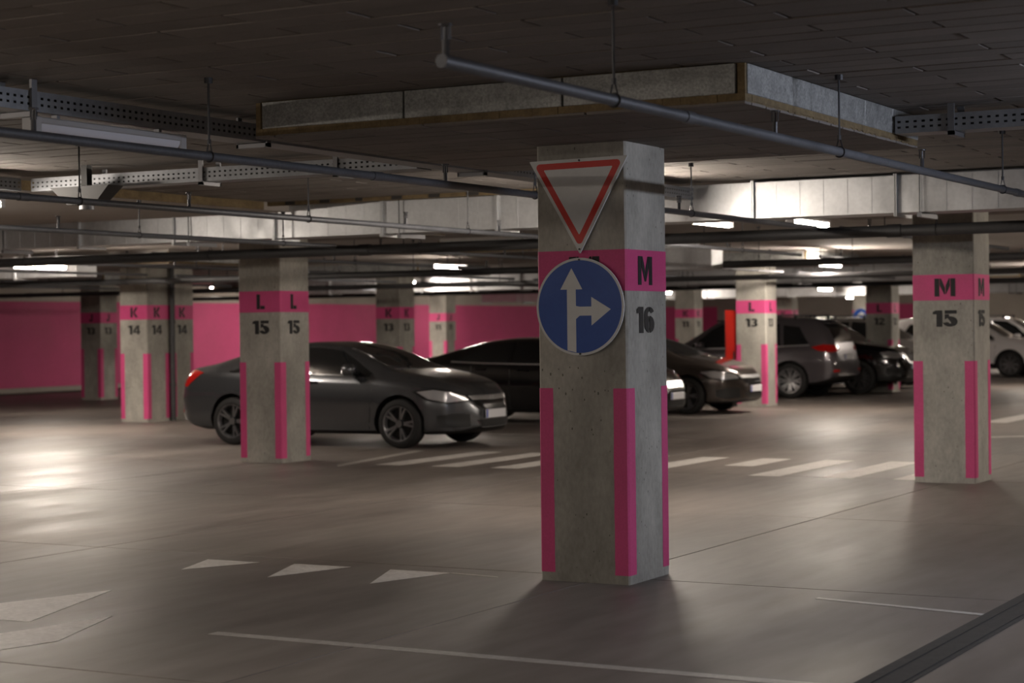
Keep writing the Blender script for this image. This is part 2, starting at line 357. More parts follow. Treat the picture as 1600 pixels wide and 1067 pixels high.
def stripe(sx, sy):
    g = .002; x, y, b, wd = CW/2+g, CD/2+g, .010, .098
    m = MB(); rr = random.Random(5+sx*2+sy); n = 22
    def prof(wx, wy): return [(x-wx, y), (x-b, y), (x, y-b), (x, y-wy), (x-.02, y-wy), (x-.02, y-.02), (x-wx, y-.02)]
    lev = []
    for k in range(n+1):
        z = (.055+rr.random()*.0)+(1.185-.055)*k/n
        lev.append([(sx*a, sy*c, z) for a, c in prof(wd+rr.uniform(-.0015, .0015), wd+rr.uniform(-.0015, .0015))])
    vs = [p for l in lev for p in l]; q = 7
    fs = [(k*q+i, k*q+(i+1) % q, (k+1)*q+(i+1) % q, (k+1)*q+i) for k in range(n) for i in range(q)]+[tuple(range(q))[::-1], tuple(range(n*q, n*q+q))]
    bm = bmesh.new(); V = [bm.verts.new(v) for v in vs]
    for f in fs: bm.faces.new([V[i] for i in f])
    bmesh.ops.recalc_face_normals(bm, faces=bm.faces[:]); return m.bm(bm).mesh('corner_stripe', 'pink')
STRIPES = [stripe(a, b) for a in (-1, 1) for b in (-1, 1)]
def pillar(letter, num, x, y, label):
    c = thing('pillar', (x, y, 0), label, 'pillar', 'numbered concrete pillars')
    obj('shaft', SHAFT, c); obj('painted_band', BAND, c)
    for s in STRIPES: obj('corner_stripe', s, c)
    for f in 'fs':
        o_ = -.03 if f == 's' else .02; write(c, letter, .175, o_, 1.811, f); write(c, str(num), .160, o_, 1.517, f)
    return c
LAB = {('M',16): 'concrete pillar carrying the triangle and round traffic signs, marked M 16', ('M',15): 'concrete pillar with pink band marked M 15, nearest the right edge', ('L',15): 'concrete pillar marked L 15 standing in front of the grey sedan', ('L',14): 'concrete pillar marked L 14 hidden behind the signed pillar', ('L',13): 'brightly lit concrete pillar marked L 13 beside the red cabinet', ('L',12): 'far concrete pillar marked L 12 behind the black off-road car', ('L',11): 'far concrete pillar marked L 11 behind the M 15 pillar', ('K',13): 'shaded concrete pillar marked K 13 between the grey and black sedans', ('K',12): 'concrete pillar marked K 12 hidden behind the signed pillar', ('K',11): 'far concrete pillar marked K 11 behind the brown sedan', ('K',10): 'far concrete pillar marked K 10 above the mauve car roof', ('K',9): 'far bright concrete pillar marked K 9 with a blue arrow sign', ('J',13): 'dim concrete pillar marked J 13 before the pink wall, leftmost', ('J',12): 'concrete pillar marked J 12 mostly hidden by the L 15 pillar', ('J',11): 'pale concrete pillar marked J 11 before the pink wall', ('J',10): 'concrete pillar marked J 10 hidden behind the signed pillar'}
for a, n in PILL:
    x, y = GRID[a]*SX, (16-n)*SY
    if (a, n) == ('K', 14):
        pillar(a, n, x, 15.21, 'brightly lit concrete pillar marked K 14, front one of a pair')
        pillar(a, n, x, 15.90, 'shaded concrete pillar marked K 14, rear one behind the dark drainpipe')
    else: pillar(a, n, x, y, LAB[a, n])

# ---------------------------------------------------------------- traffic signs
def plate_xz(pts, y0, y1, name, mat, parent, b=0):
    bm = bmesh.new(); V = [bm.verts.new((x, y0, z)) for x, z in pts]; f = bm.faces.new(V)
    g = bmesh.ops.extrude_face_region(bm, geom=[f])
    for v in g['geom']:
        if isinstance(v, bmesh.types.BMVert): v.co.y = y1
    bmesh.ops.recalc_face_normals(bm, faces=bm.faces[:])
    bmesh.ops.triangulate(bm, faces=[q for q in bm.faces if len(q.verts) > 4])
    return MB().bm(bm).build(name, mat, parent)
def rounded_tri(r_side, rad, seg=6):
    # downward triangle, centroid origin, side length r_side
    h = r_side*math.sqrt(3)/2; P = [(-r_side/2, h/3), (0, -2*h/3), (r_side/2, h/3)]; out = []
    for i in range(3):
        p = Vector(P[i]); a = (Vector(P[i-1])-p).normalized(); c = (Vector(P[(i+1) % 3])-p).normalized()
        cen = p+(a+c).normalized()*rad*2; s = cen+(-c.orthogonal() if 0 else Vector((0, 0)))
        n1 = p+a*rad*math.sqrt(3); n2 = p+c*rad*math.sqrt(3)
        a1 = math.atan2(n1.y-cen.y, n1.x-cen.x); a2 = math.atan2(n2.y-cen.y, n2.x-cen.x)
        d = (a2-a1+PI) % (2*PI)-PI
        out += [(cen.x+rad*math.cos(a1+d*k/seg), cen.y+rad*math.sin(a1+d*k/seg)) for k in range(seg+1)]
    return out
def circle(r, n=64): return [(r*math.cos(2*PI*i/n), r*math.sin(2*PI*i/n)) for i in range(n)]
ysg = -CD/2-.030
tg = thing('give_way_sign', (0, ysg, 2.388), 'red and white triangular give-way sign on the M 16 pillar', 'traffic sign'); tg.rotation_euler = (0, math.radians(-.6), 0)
plate_xz(rounded_tri(.668, .004), .010, .0, 'plate', 'signwhite', tg)
plate_xz(rounded_tri(.600, .022), .0, -.0015, 'red_border', 'signred', tg)
plate_xz(rounded_tri(.468, .004), -.0015, -.0025, 'white_centre', 'signwhite', tg)
for x, z in ((.01, .182), (0, -.357)): MB().cyl((x, 0, z), (x, -.006, z), .006, 10).build('bolt', 'rod', tg)
MB().box(-.2, .2, .010, .0295, .08, .11).build('mounting_bracket', 'steel', tg)
rs = thing('direction_sign', (0, ysg, 1.682), 'round blue sign with straight and right arrows on the M 16 pillar', 'traffic sign')
plate_xz(circle(.297), .010, 0, 'plate', 'signwhite', rs)
plate_xz(circle(.282), 0, -.0015, 'blue_face', 'signblue', rs)
def clipc(x, r=.279): return -math.sqrt(r*r-x*x)
xa, xb = -.085, -.025
plate_xz([(xa, clipc(xa)), (xb, clipc(xb)), (xb, -.075), (.0, -.055), (.08, -.055), (.08, -.115), (.21, -.018), (.08, .058), (.08, .0), (.0, .0), (xb, .005), (xb, .105), (.02, .105), (-.053, .235), (-.13, .105), (xa, .105)], -.0015, -.003, 'white_arrow', 'signwhite', rs)
for z in (.285, -.287): MB().cyl((0, 0, z), (0, -.006, z), .006, 10).build('bolt', 'rod', rs)
MB().box(-.2, .2, .010, .0295, .02, .05).build('mounting_bracket', 'steel', rs)
r2 = thing('direction_sign', (GRID['K']*SX, 7*SY-CD/2-.03, 1.80), 'small far blue round sign with a turning arrow, above the black car', 'traffic sign')
plate_xz(circle(.30, 40), .010, 0, 'plate', 'signwhite', r2); plate_xz(circle(.285, 40), 0, -.002, 'blue_face', 'signblue', r2)
plate_xz(arc(.02, -.02, .15, .15, .07, 90, 200), -.002, -.004, 'arrow_shaft', 'signwhite', r2)
plate_xz([(.0, .19), (.0, .0), (.17, .095)], -.002, -.004, 'arrow_head', 'signwhite', r2)

# ---------------------------------------------------------------- pipes
def sprinkler(parent, x, y, z):
    h = obj('sprinkler_head', SPR, parent, (x, y, z))
SPR = MB().cyl((0,0,0),(0,0,.055),.013,8).cyl((0,0,.055),(0,0,.10),.007,6).box(-.018,-.012,-.003,.003,.055,.105).box(.012,.018,-.003,.003,.055,.105).cyl((0,0,.103),(0,0,.110),.024,10).mesh('sprinkler_head', 'rod')
def rodmesh(L): return MB().cyl((0,0,0),(0,0,L),.006,6).cyl((0,0,L-.03),(0,0,L),.022,8).mesh('hanger_rod', 'rod')
CLAMP = {}
def clamp(r):
    if r not in CLAMP:
        m = MB(); n = 14
        for i in range(n):
            a, b = 2*PI*i/n, 2*PI*(i+1)/n
            m.cyl(((r+.004)*math.cos(a), 0, (r+.004)*math.sin(a)), ((r+.004)*math.cos(b), 0, (r+.004)*math.sin(b)), .004, 5)
        m.cyl((-.7*r, 0, .8*r), (-.004, 0, r+.05), .004, 5).cyl((.7*r, 0, .8*r), (.004, 0, r+.05), .004, 5).cyl((0,0,r+.04),(0,0,r+.065),.011,6)
        CLAMP[r] = m.mesh('clamp', 'rod')
    return CLAMP[r]
def branch(x, y0, y1, z, r, label, rods, heads, mat='pipe', top=ZC):
    t = thing('sprinkler_pipe', (x, y0, z), label, 'pipe', 'sprinkler branch pipes')
    MB().cyl((0,0,0), (0,y1-y0,0), r, 16).build('pipe', mat, t, smooth=40)
    nb = max(1, int((y1-y0)/5.8))
    for k in range(nb): MB().cyl((0,2.1+5.8*k-.05,0), (0,2.1+5.8*k+.05,0), r*1.18, 14).build('coupling', mat, t, smooth=40)
    if rods:
        rm = rodmesh(top-z-r-.06)
        for y in rods:
            if y0 < y < y1: obj('hanger_rod', rm, t, (0, y-y0, r+.06)); obj('clamp', clamp(r), t, (0, y-y0, 0))
    for y in heads:
        if y0 <= y <= y1: sprinkler(t, 0, y-y0, z-z+r*.8)
    return t
branch(1.87, -5.05, 6.55, 2.47, .024, 'near grey sprinkler pipe with an open end, crossing before the drop panel', (-3.70,-.95,2.45,5.2), (-5.02,-1.9,.55,3.6))
branch(-.95, -9, 6.55, 2.47, .024, 'grey sprinkler pipe entering upper left and passing behind the signed pillar', (-5.6,-2.70,.9,3.6), (-4,-.3,2.4,3.35))
branch(-3.75, -9, 6.55, 2.47, .024, 'dark sprinkler pipe, second below the upper left cable tray', (-4,-.55,2.2,4.8), (-2,.65,3.7,5.4))
branch(-6.45, -9, 6.55, 2.47, .024, 'dark sprinkler pipe running under the bright left duct', (-4,-.9,3.3,5.6), (-1,2.2), top=2.80)
def main(y, x0, x1, z, r, label, step=2.8, mat='pipe_main'):
    t = thing('main_pipe', (x0, y, z), label, 'pipe', 'main supply pipes')
    MB().cyl((0,0,0), (x1-x0,0,0), r, 20).build('pipe', mat, t, smooth=40)
    rm = rodmesh(2.66-z-r-.06); x = x0+1.2
    while x < x1:
        o = obj('clamp', clamp(r), t, (x-x0, 0, 0)); o.rotation_euler = (0, 0, PI/2); obj('hanger_rod', rodmesh(ZC+.035-z-r-.06), t, (x-x0, 0, r+.06)); x += step
    for k in range(int((x1-x0)/5.9)): MB().cyl((3+5.9*k-.07,0,0), (3+5.9*k+.07,0,0), r*1.15, 18).build('coupling', mat, t, smooth=40)
main(6.62, -15, 9, 2.42, .055, 'thick dark supply pipe crossing in front of the M 15 and L 15 pillars')
main(13.9, -28, 6, 2.40, .05, 'dark supply pipe behind the first crossing, second row')
main(21.6, -28, 6, 2.42, .05, 'dark supply pipe in the third row')
main(29.4, -28, 6, 2.42, .05, 'dark supply pipe in the fourth row')
ORD = ('first', 'second', 'third', 'fourth', 'fifth', 'sixth', 'seventh', 'eighth')
for row, (yy, ye) in zip(('nearest', 'middle', 'farthest'), ((6.68, 13.85), (13.95, 21.5), (21.65, 28.1))):
    for k, x in enumerate((-22, -19.2, -15.1, -12.4, -9.6, -6.9, -3.75, -.95)):
        branch(x, yy+.6, 12.95 if x < -15.5 and row == 'nearest' else ye-.05, 2.5, .022, f'thin background sprinkler pipe, {ORD[k]} from the left in the {row} row', (yy+2, yy+5), (yy+1.5, yy+4.5), 'pipe', ZC+.035)

# ---------------------------------------------------------------- ducts
def duct(x0, n, L, y0, d, z0, z1, label, rods=True):
    t = thing('ventilation_duct', (x0, y0, z0), label, 'duct', 'galvanised ventilation ducts'); h = z1-z0
    m = MB().bbox(.012, L-.012, 0, d, 0, h, .004)
    for k in range(1, 6): m.box(L*k/6-.004, L*k/6+.004, -.003, .01, .01, h-.01)
    sec = m.mesh('duct_section', 'galv')
    fm = MB().box(-.014, -.003, -.03, d+.03, -.03, h+.012).box(.003, .014, -.03, d+.03, -.03, h+.012).mesh('flange', 'galv')
    for k in range(n):
        obj('duct_section', sec, t, (k*L, 0, 0)); obj('flange', fm, t, (k*L, 0, 0))
        if rods and k % 2:
            for yy in (-.03, d+.03): MB().cyl((k*L+.22, yy, -.03), (k*L+.22, yy, ZC-z0+(.035 if y0 > 5.9 or x0+k*L < -6.4 else 0)), .006, 6).build('hanger_rod', 'rod', t)
            MB().box(k*L+.2, k*L+.24, -.04, d+.04, -.045, -.004).build('support_rail', 'steel', t)
    if not rods: MB().cyl((.2,d/2,h),(.2,d/2,ZC+.035-z0),.008,6).build('hanger_rod', 'rod', t); MB().cyl((n*L-.2,d/2,h),(n*L-.2,d/2,ZC+.035-z0),.008,6).build('hanger_rod', 'rod', t)
    return t
duct(-5.27-1.345*7, 16, 1.345, 5.68, .40, 2.53, 2.865, 'wide galvanised duct crossing the whole view under the ceiling')
duct(-28, 9, 1.345, 13.0, .5, 2.48, 2.82, 'galvanised duct in the second row at the far left')
duct(-6.1, 1, 1.3, 13.2, .4, 2.32, 2.62, 'short dark duct box partly hidden by the signed pillar', False)
duct(-24, 14, 1.345, 28.2, .5, 2.45, 2.85, 'far galvanised duct in front of the pink wall')
duct(-26, 18, 1.345, 44, .6, 2.4, 2.85, 'farthest galvanised duct under the ceiling')

# ---------------------------------------------------------------- cable trays
def tray_plate(L, h, pitch=.05, hole=(.020, .013)):
    m = MB(); n = int(L/pitch); hz = [h*.33, h*.67]; rows = [0, hz[0]-hole[1]/2, hz[0]+hole[1]/2, hz[1]-hole[1]/2, hz[1]+hole[1]/2, h]
    for k in range(n):
        a = k*pitch; xs = [a, a+pitch/2-hole[0]/2, a+pitch/2+hole[0]/2, a+pitch]
        for j in range(5):
            if j in (1, 3): rng = ((0, 1), (2, 3))
            else: rng = ((0, 3),)
            for p, q in rng: m.add([(xs[p], 0, rows[j]), (xs[q], 0, rows[j]), (xs[q], 0, rows[j+1]), (xs[p], 0, rows[j+1])], [(0, 1, 2, 3)])
    return m
def cable_tray(loc, L, rz, label, brk, wd=.2, h=.10, top=ZC):
    t = thing('cable_tray', loc, label, 'cable tray', 'perforated cable trays', rz)
    tray_plate(L, h).build('side_rail', 'tray', t)
    o = tray_plate(L, h).build('side_rail', 'tray', t); o.location = (0, wd, 0)
    MB().box(0, L, 0, wd, -.003, 0).build('tray_floor', 'tray', t)
    MB().box(0, L, .001, .012, h, h+.003).box(0, L, wd-.012, wd-.001, h, h+.003).build('rim', 'tray', t)
    cb = MB()
    for q in range(5):
        for r_ in range(4): cb.cyl((.02, .03+.033*q, .014+.023*r_), (L-.02, .032+.033*q, .014+.023*r_), .013, 6)
    cb.build('cables_dark_fill', 'black', t, kind='stuff')  # black rows stacked up to darken what shows through the holes
    for x in brk:
        MB().box(x-.02, x+.02, -.018, -.002, -.03, top-loc[2]).box(x-.02, x+.02, wd+.002, wd+.018, -.03, top-loc[2]).box(x-.02, x+.02, -.018, wd+.018, -.032, -.006).build('bracket', 'steel', t)
    return t
# tray along y: rotated +90 so that local y points to -x ; near rail (local y = 0) faces +x
cable_tray((-1.75, -9, 2.72), 14.5, PI/2, 'dark perforated cable tray at upper left with an unlit lamp below', (2.4, 5.85, 7.9, 10.6, 12.9))
cable_tray((-5.70, 1.06, 2.72), 3.70, 0, 'light perforated cable tray joining the long tray behind the drop panel', (.6, 1.75, 3.0))
cable_tray((1.66, .70, 2.72), 6, 0, 'perforated cable tray leaving the drop panel towards the right edge', (.35, 1.6, 3.2))
cable_tray((-5.75, -8, 2.72), 9.0, PI/2, 'cable tray at the left edge above the glowing lamp', (3, 6.2, 8.0), top=ZC)
ve = thing('vent_cowl', (-4.95, .88, 2.54), 'tapered vent cowl blackened as if backlit, with a shiny collar at the left edge', 'vent')
MB().add([(-.30,-.09,.17),(.30,-.09,.17),(.30,.09,.17),(-.30,.09,.17),(-.14,-.07,.03),(.14,-.07,.03),(.14,.07,.03),(-.14,.07,.03)], [(0,1,5,4),(1,2,6,5),(2,3,7,6),(3,0,4,7),(4,5,6,7),(3,2,1,0)]).build('hood', 'black', ve)  # black colour stands in for shade on the backlit sides
MB().cyl((0,0,-.01),(0,0,.035),.06,20).build('collar', 'steel', ve, smooth=40)
MB().box(-.03,.03,-.03,.03,.165,.34).build('neck', 'black', ve)

# ---------------------------------------------------------------- lamps
def lamp(x, y, z, axis, kind, label, L=1.2, drop=0, w=.09):
    t = thing('fluorescent_lamp', (x, y, z), label, 'lamp', 'fluorescent lamps', 0 if axis == 'x' else PI/2)
    m = MB().bbox(-L/2, L/2, -w/2, w/2, .0, .035, .006); m.build('housing', 'lamp_case', t)
    n = 8; pr = [(w*.46*math.cos(PI+PI*i/n), .0+w*.55*math.sin(PI+PI*i/n)) for i in range(n+1)]
    vs = [(-L/2+.03, a, b) for a, b in pr]+[(L/2-.03, a, b) for a, b in pr]; q = n+1
    fs = [(i, i+1, q+i+1, q+i) for i in range(n)]+[tuple(range(q)), tuple(range(2*q-1, q-1, -1))]
    bm = bmesh.new(); V = [bm.verts.new(v) for v in vs]
    for f in fs: bm.faces.new([V[i] for i in f])
    bmesh.ops.recalc_face_normals(bm, faces=bm.faces[:])
    MB().bm(bm).build('diffuser', {'off': 'lamp_off', 'warm': 'tube_warm', 'cool': 'tube_cool', 'dim': 'tube_dim', 'bright': 'tube_bright', 'strong': 'tube_strong'}[kind], t, smooth=50)
    for s in (-1, 1): MB().bbox(s*L/2-.03, s*L/2+.03, -w*.52, w*.52, -w*.58, .04, .008).build('end_cap', 'lamp_case', t)
    if drop:
        for s in (-.35, .35): MB().cyl((L*s, 0, .03), (L*s, 0, .03+drop), .006, 6).build('hanger_rod', 'rod', t)
    else:
        for s in (-.35, .35): MB().box(L*s-.012, L*s+.012, -.02, .02, .03, 2.717-z).build('clip', 'steel', t)
    return t
lamp(-1.80, -2.50, 2.66, 'y', 'off', 'unlit fluorescent lamp under the upper left cable tray')
lamp(-1.85, 4.2, 2.63, 'y', 'bright', 'lit fluorescent lamp hidden behind the signed pillar, lighting the duct')
lamp(-5.85, .25, 2.63, 'y', 'warm', 'glowing fluorescent lamp at the left edge under the cable tray')
lamp(-1.85, -7.6, 2.63, 'y', 'bright', 'fluorescent lamp on the long tray beside the viewer')
D = ZC+.035-2.66
lamp(5.6, -.3, 2.63, 'y', 'cool', 'cool white fluorescent lamp hanging right of the view', drop=D)
lamp(2.9, -9.2, 2.63, 'y', 'bright', 'added fluorescent fill lamp, unseen above the viewer', drop=D)  # unseen lamp added for more light in the foreground
lamp(-5.85, -6.2, 2.63, 'y', 'bright', 'added unseen fluorescent fill lamp on the left-hand tray beside the viewer')  # extra out-of-view lamp that lifts the foreground brightness
lamp(8.2, -8.5, 2.63, 'y', 'warm', 'added unseen fluorescent fill lamp to the right of the viewer', drop=D)  # made-up lamp off to the right, fills the near area with light
lamp(-9.5, 2.2, 2.66, 'y', 'bright', 'added unseen fluorescent fill lamp left of the view in front of the L 15 pillar', drop=2.80-2.69)  # unseen lamp added to brighten the pillar front and left floor
far = [(-2.3, 10.1, 2.74, 'warm', 'short glowing lamp just below the duct, right of the signed pillar'), (-3.2, 9.3, 2.74, 'dim', 'faint glowing lamp close beside the signed pillar under the duct'), (-6.2, 21.9, 2.64, 'strong', 'long glowing lamp between the L 13 and M 15 pillars'), (-18.6, 27.2, 2.68, 'bright', 'bright glowing lamp right of the K 13 pillar'), (-20.5, 17.2, 2.70, 'warm', 'bright glowing lamp at the left edge above the J 13 pillar'), (-27.5, 47.5, 2.6, 'warm', 'far glowing lamp left of the signed pillar by the pink wall'), (-10.8, 53.6, 2.7, 'bright', 'far glowing lamp right of the M 15 pillar'), (-15.6, 11.8, 2.62, 'strong', 'bright lamp in front of the K 14 pillars'), (-13.6, 36, 2.7, 'warm', 'far glowing lamp above the K 11 pillar row'), (-5, 34.5, 2.74, 'strong', 'far glowing lamp over the parked dark cars'), (-19, 61, 2.6, 'strong', 'far glowing lamp near the back wall seen beside the red cabinet'), (-12.5, 64, 2.6, 'strong', 'far glowing lamp near the back wall seen above the black off-road car'), (-4, 45.5, 2.74, 'bright', 'far glowing lamp over the white cars'), (-25.2, 36.2, 2.7, 'strong', 'far glowing lamp before the pink wall centre'), (-13, 20.0, 2.74, 'warm', 'glowing lamp above the parked black sedan'), (-3.0, 17.0, 2.85, 'bright', 'glowing lamp above the aisle behind the signed pillar'), (4.6, 10.5, 2.74, 'strong', 'lamp over the aisle right of the view'), (-26, 30, 2.74, 'dim', 'lamp near the pink wall behind the K 14 pillars'), (-18.8, 42.6, 2.6, 'bright', 'far lamp added to brighten the farthest duct, left of the red cabinet'), (-13.6, 42.6, 2.6, 'bright', 'far lamp added to brighten the farthest duct, right of the red cabinet'), (-11.5, 8.0, 2.84, 'bright', 'glowing lamp above the floor left of the L 15 pillar'), (3, 26, 2.74, 'bright', 'far lamp over the aisle right of the view'), (-14, 52, 2.6, 'strong', 'far glowing lamp in front of the turning arrow sign')]  # added to brighten: the pair at the farthest duct, the nearer right aisle lamp
for x, y, z, kd, l in far: lamp(x, y, z, 'y', kd, l, drop=ZC+.035-z-.03)
gl = thing('exit_light', (-21.4, 49, 2.55), 'small green glowing exit light right of the signed pillar', 'lamp')
MB().bbox(-.18, .18, -.04, .04, -.1, .1, .01).build('housing', 'lamp_case', gl); MB().bbox(-.15, .15, -.05, -.04, -.08, .08, .003).build('glowing_face', 'green', gl)
MB().cyl((0,0,.1),(0,0,.365),.01,6).build('stem', 'rod', gl)

# ---------------------------------------------------------------- red cabinet, drain pipes
rc = thing('fire_cabinet', (-8.60, 23.25, 0), 'tall red cabinet standing against the L 13 pillar', 'cabinet')
MB().bbox(-.125, .125, -.12, .12, .08, 1.84, .01).build('body', 'redcab', rc)
MB().bbox(-.105, .105, -.132, -.12, .14, 1.78, .005).build('door', 'redcab', rc)
MB().bbox(.06, .08, -.15, -.132, .9, 1.05, .004).build('handle', 'rod', rc); MB().box(-.11, .11, -.1, .1, 0, .08).build('plinth', 'black', rc)
def vpipe(x, y, r, label):
    t = thing('drain_pipe', (x, y, 0), label, 'pipe')
    MB().cyl((0,0,0),(0,0,2.67),r,14).build('pipe', 'pipe_main', t, smooth=40)
    for z in (.6, 1.7): MB().cyl((0,0,z),(0,0,z+.06),r*1.2,14).build('collar', 'pipe_main', t, smooth=40)
vpipe(-16.0, 15.55, .045, 'dark vertical drainpipe between the paired K 14 pillars')
vpipe(-8.9, 24.4, .07, 'dark vertical pipe rising behind the red cabinet')

# ---------------------------------------------------------------- cars
def smooth_interp(pts, xs, k=3):
    p = np.array(pts, float); y = np.interp(xs, p[:, 0], p[:, 1])
    for _ in range(k):
        z = y.copy(); z[1:-1] = .25*y[:-2]+.5*y[1:-1]+.25*y[2:]; y = z
    return y
def wheel_mesh(r, wd):
    ro = r; ri = r*.70
    t = MB().lathe([(ri, -wd*.42), (ri+.02, -wd*.5), (ro-.04, -wd*.5), (ro-.012, -wd*.42), (ro, -wd*.25), (ro, wd*.25), (ro-.012, wd*.42), (ro-.04, wd*.5), (ri+.02, wd*.5), (ri, wd*.42), (ri-.03, wd*.1), (ri-.03, -wd*.1), (ri, -wd*.42)], 40)
    return t.mesh('wheel', 'rubber', 35)
def rim_mesh(r, wd, spokes, mat):
    ri = r*.70; m = MB()
    m.lathe([(ri*.9, -wd*.30), (ri, -wd*.47), (ri*1.03, -wd*.50), (ri*.98, -wd*.49), (ri*.93, -wd*.42), (ri*.90, -wd*.2)], 40)
    m.lathe([(.0001, -wd*.1), (ri*.93, -wd*.08)], 24, mi=1)
    for k in range(spokes):
        a = 2*PI*k/spokes
        for da in (-.11, .11):
            c, s = math.cos(a+da*.5), math.sin(a+da*.5); c2, s2 = math.cos(a+da*1.4), math.sin(a+da*1.4)
            tx, tz = -s, c; w0, w1 = ri*.075, ri*.06
            A = [(c*.06+tx*w0, s*.06+tz*w0), (c*.06-tx*w0, s*.06-tz*w0), (c2*ri*.95-tx*w1, s2*ri*.95-tz*w1), (c2*ri*.95+tx*w1, s2*ri*.95+tz*w1)]
            m.add([(x, -wd*.36, z) for x, z in A[:2]]+[(x, -wd*.44, z) for x, z in A[2:]]+[(x, -wd*.2, z) for x, z in A], [(0, 1, 2, 3), (0, 4, 5, 1), (1, 5, 6, 2), (2, 6, 7, 3), (3, 7, 4, 0)])
    m.cyl((0, -wd*.2, 0), (0, -wd*.42, 0), r*.15, 16)
    return m.mesh('rim', [mat, 'black'], 35)
class Car:
    def __init__(s, sp): s.sp = sp; s.body()
    def body(s):
        sp = s.sp; hl = sp['L']/2; n = 72
        xs = np.concatenate([np.linspace(-hl, -hl+.25, 10)[:-1], np.linspace(-hl+.25, hl-.3, n), np.linspace(hl-.3, hl, 12)[1:]])
        top = smooth_interp(sp['top'], xs); bot = smooth_interp(sp['bot'], xs); belt = smooth_interp(sp['belt'], xs); wid = smooth_interp(sp['wid'], xs)
        rings = []
        for x, zt, zb, zs, w_ in zip(xs, top, bot, belt, wid):
            zs = min(zs, zt-.05); g = min(max((zt-zs)/.42, 0), 1); wr = w_*(.86-sp['tumble']*g)
            h = zs-zb
            P = [(0, zb), (.5*w_, zb), (.86*w_, zb+.005), (.955*w_, zb+.06*h+.01), (.985*w_, zb+.2*h), (.978*w_, zb+.34*h), (w_, zb+.52*h), (.998*w_, zb+.68*h), (.975*w_, zb+.80*h), (.968*w_, zb+.86*h), (.95*w_, zb+.95*h), (.915*w_, zs)]
            for q in (.2, .4, .6, .8): P.append((.905*w_+(wr-.905*w_)*q**(1+.35*g)+.012*g*math.sin(PI*q), zs+(zt-zs-.045*g-.01)*q))
            P += [(wr*.975, zt-.03*g-.006), (wr*.90, zt-.012*g), (wr*.7, zt), (wr*.35, zt+.008), (0, zt+.010)]
            rings.append([(x, y, z) for y, z in P])
        q = len(rings[0]); half = q
        def full(r): return r+[(x, -y, z) for x, y, z in r[-2:0:-1]]
        F = [full(r) for r in rings]; N = len(F[0])
        def cap(r, dx):
            c = np.mean(np.array(r), axis=0); out = []
            for sc, d in ((.9, .3), (.65, .7), (.3, 1)): out.append([(x+dx*d, c[1]+(y-c[1])*sc, c[2]+(z-c[2])*sc) for x, y, z in r])
            return out
        F = cap(F[0], -.012)[::-1]+F+cap(F[-1], .012)
        vs = [p for r in F for p in r]
        fs = [(k*N+i, (k+1)*N+i, (k+1)*N+(i+1) % N, k*N+(i+1) % N) for k in range(len(F)-1) for i in range(N)]
        fs += [tuple(range(N)), tuple(range(len(F)*N-1, (len(F)-1)*N-1, -1))]
        bm = bmesh.new(); V = [bm.verts.new(v) for v in vs]
        for f in fs: bm.faces.new([V[i] for i in f])
        bmesh.ops.recalc_face_normals(bm, faces=bm.faces[:])
        s.bvh = BVHTree.FromBMesh(bm)
        me = MB().bm(bm).mesh('car_body', [sp['paint'], 'black']); s.solid = me
        tmp = bpy.data.objects.new('tmp', me); COL.objects.link(tmp); cut = []
        for ax in (sp['ra'], sp['fa']):
            for sd in (-1, 1):
                c = MB().cyl((ax, sd*(sp['wid'][4][1]+.2), sp['wr']+.01), (ax, sd*(sp['wid'][4][1]-.30), sp['wr']+.01), sp['wr']+.045, 40, mi=1)
                o = bpy.data.objects.new('cut', c.mesh('cut', [sp['paint'], 'black'])); COL.objects.link(o); cut.append(o)
                md = tmp.modifiers.new('b', 'BOOLEAN'); md.object = o; md.operation = 'DIFFERENCE'; md.solver = 'EXACT'
        bpy.context.view_layer.update()
        ev = tmp.evaluated_get(bpy.context.evaluated_depsgraph_get()); s.me = bpy.data.meshes.new_from_object(ev)
        for o in cut+[tmp]: bpy.data.objects.remove(o)
        for p in s.me.polygons:
            if p.material_index == 0 and (p.normal.z < -.6 and p.center.z < .45 or p.center.z < sp['trim']): p.material_index = 1
        s.me.polygons.foreach_set('use_smooth', [True]*len(s.me.polygons)); s.me.set_sharp_from_angle(angle=math.radians(38))
        s.me.name = 'car_body'
    def patch(s, pts, d, off=.004, edge=.07):
        d = Vector(d).normalized(); bm = bmesh.new(); f = bm.faces.new([bm.verts.new(p) for p in pts])
        bmesh.ops.triangulate(bm, faces=[f])
        for _ in range(5):
            L = [e for e in bm.edges if e.calc_length() > edge]
            if not L: break
            bmesh.ops.subdivide_edges(bm, edges=L, cuts=1); bmesh.ops.triangulate(bm, faces=[f for f in bm.faces if len(f.verts) > 3])
        bad = []
        for v in bm.verts:
            h = s.bvh.ray_cast(v.co-d*2, d)
            if h[0] is None: bad.append(v)
            else: v.co = h[0]+(h[1] if h[1].dot(d) < 0 else -h[1])*off
        if bad: bmesh.ops.delete(bm, geom=bad, context='VERTS')
        bm.normal_update()
        if bm.faces and sum(f.normal.dot(d)*f.calc_area() for f in bm.faces) > 0: bmesh.ops.reverse_faces(bm, faces=bm.faces[:])
        bm.verts.index_update(); N = len(bm.verts)
        vs = [v.co.copy() for v in bm.verts]; vs += [v+d*.010 for v in vs]
        fs = [[v.index for v in f.verts] for f in bm.faces]; fs += [[i+N for i in reversed(f)] for f in fs]
        for e in bm.edges:
            if len(e.link_loops) == 1:
                a = e.link_loops[0].vert.index; b = e.other_vert(e.link_loops[0].vert).index; fs.append([b, a, a+N, b+N])
        bm.free(); return MB().add(vs, fs)
    def hit(s, p, d):
        d = Vector(d).normalized(); h = s.bvh.ray_cast(Vector(p)-d*2, d); return h[0], h[1]
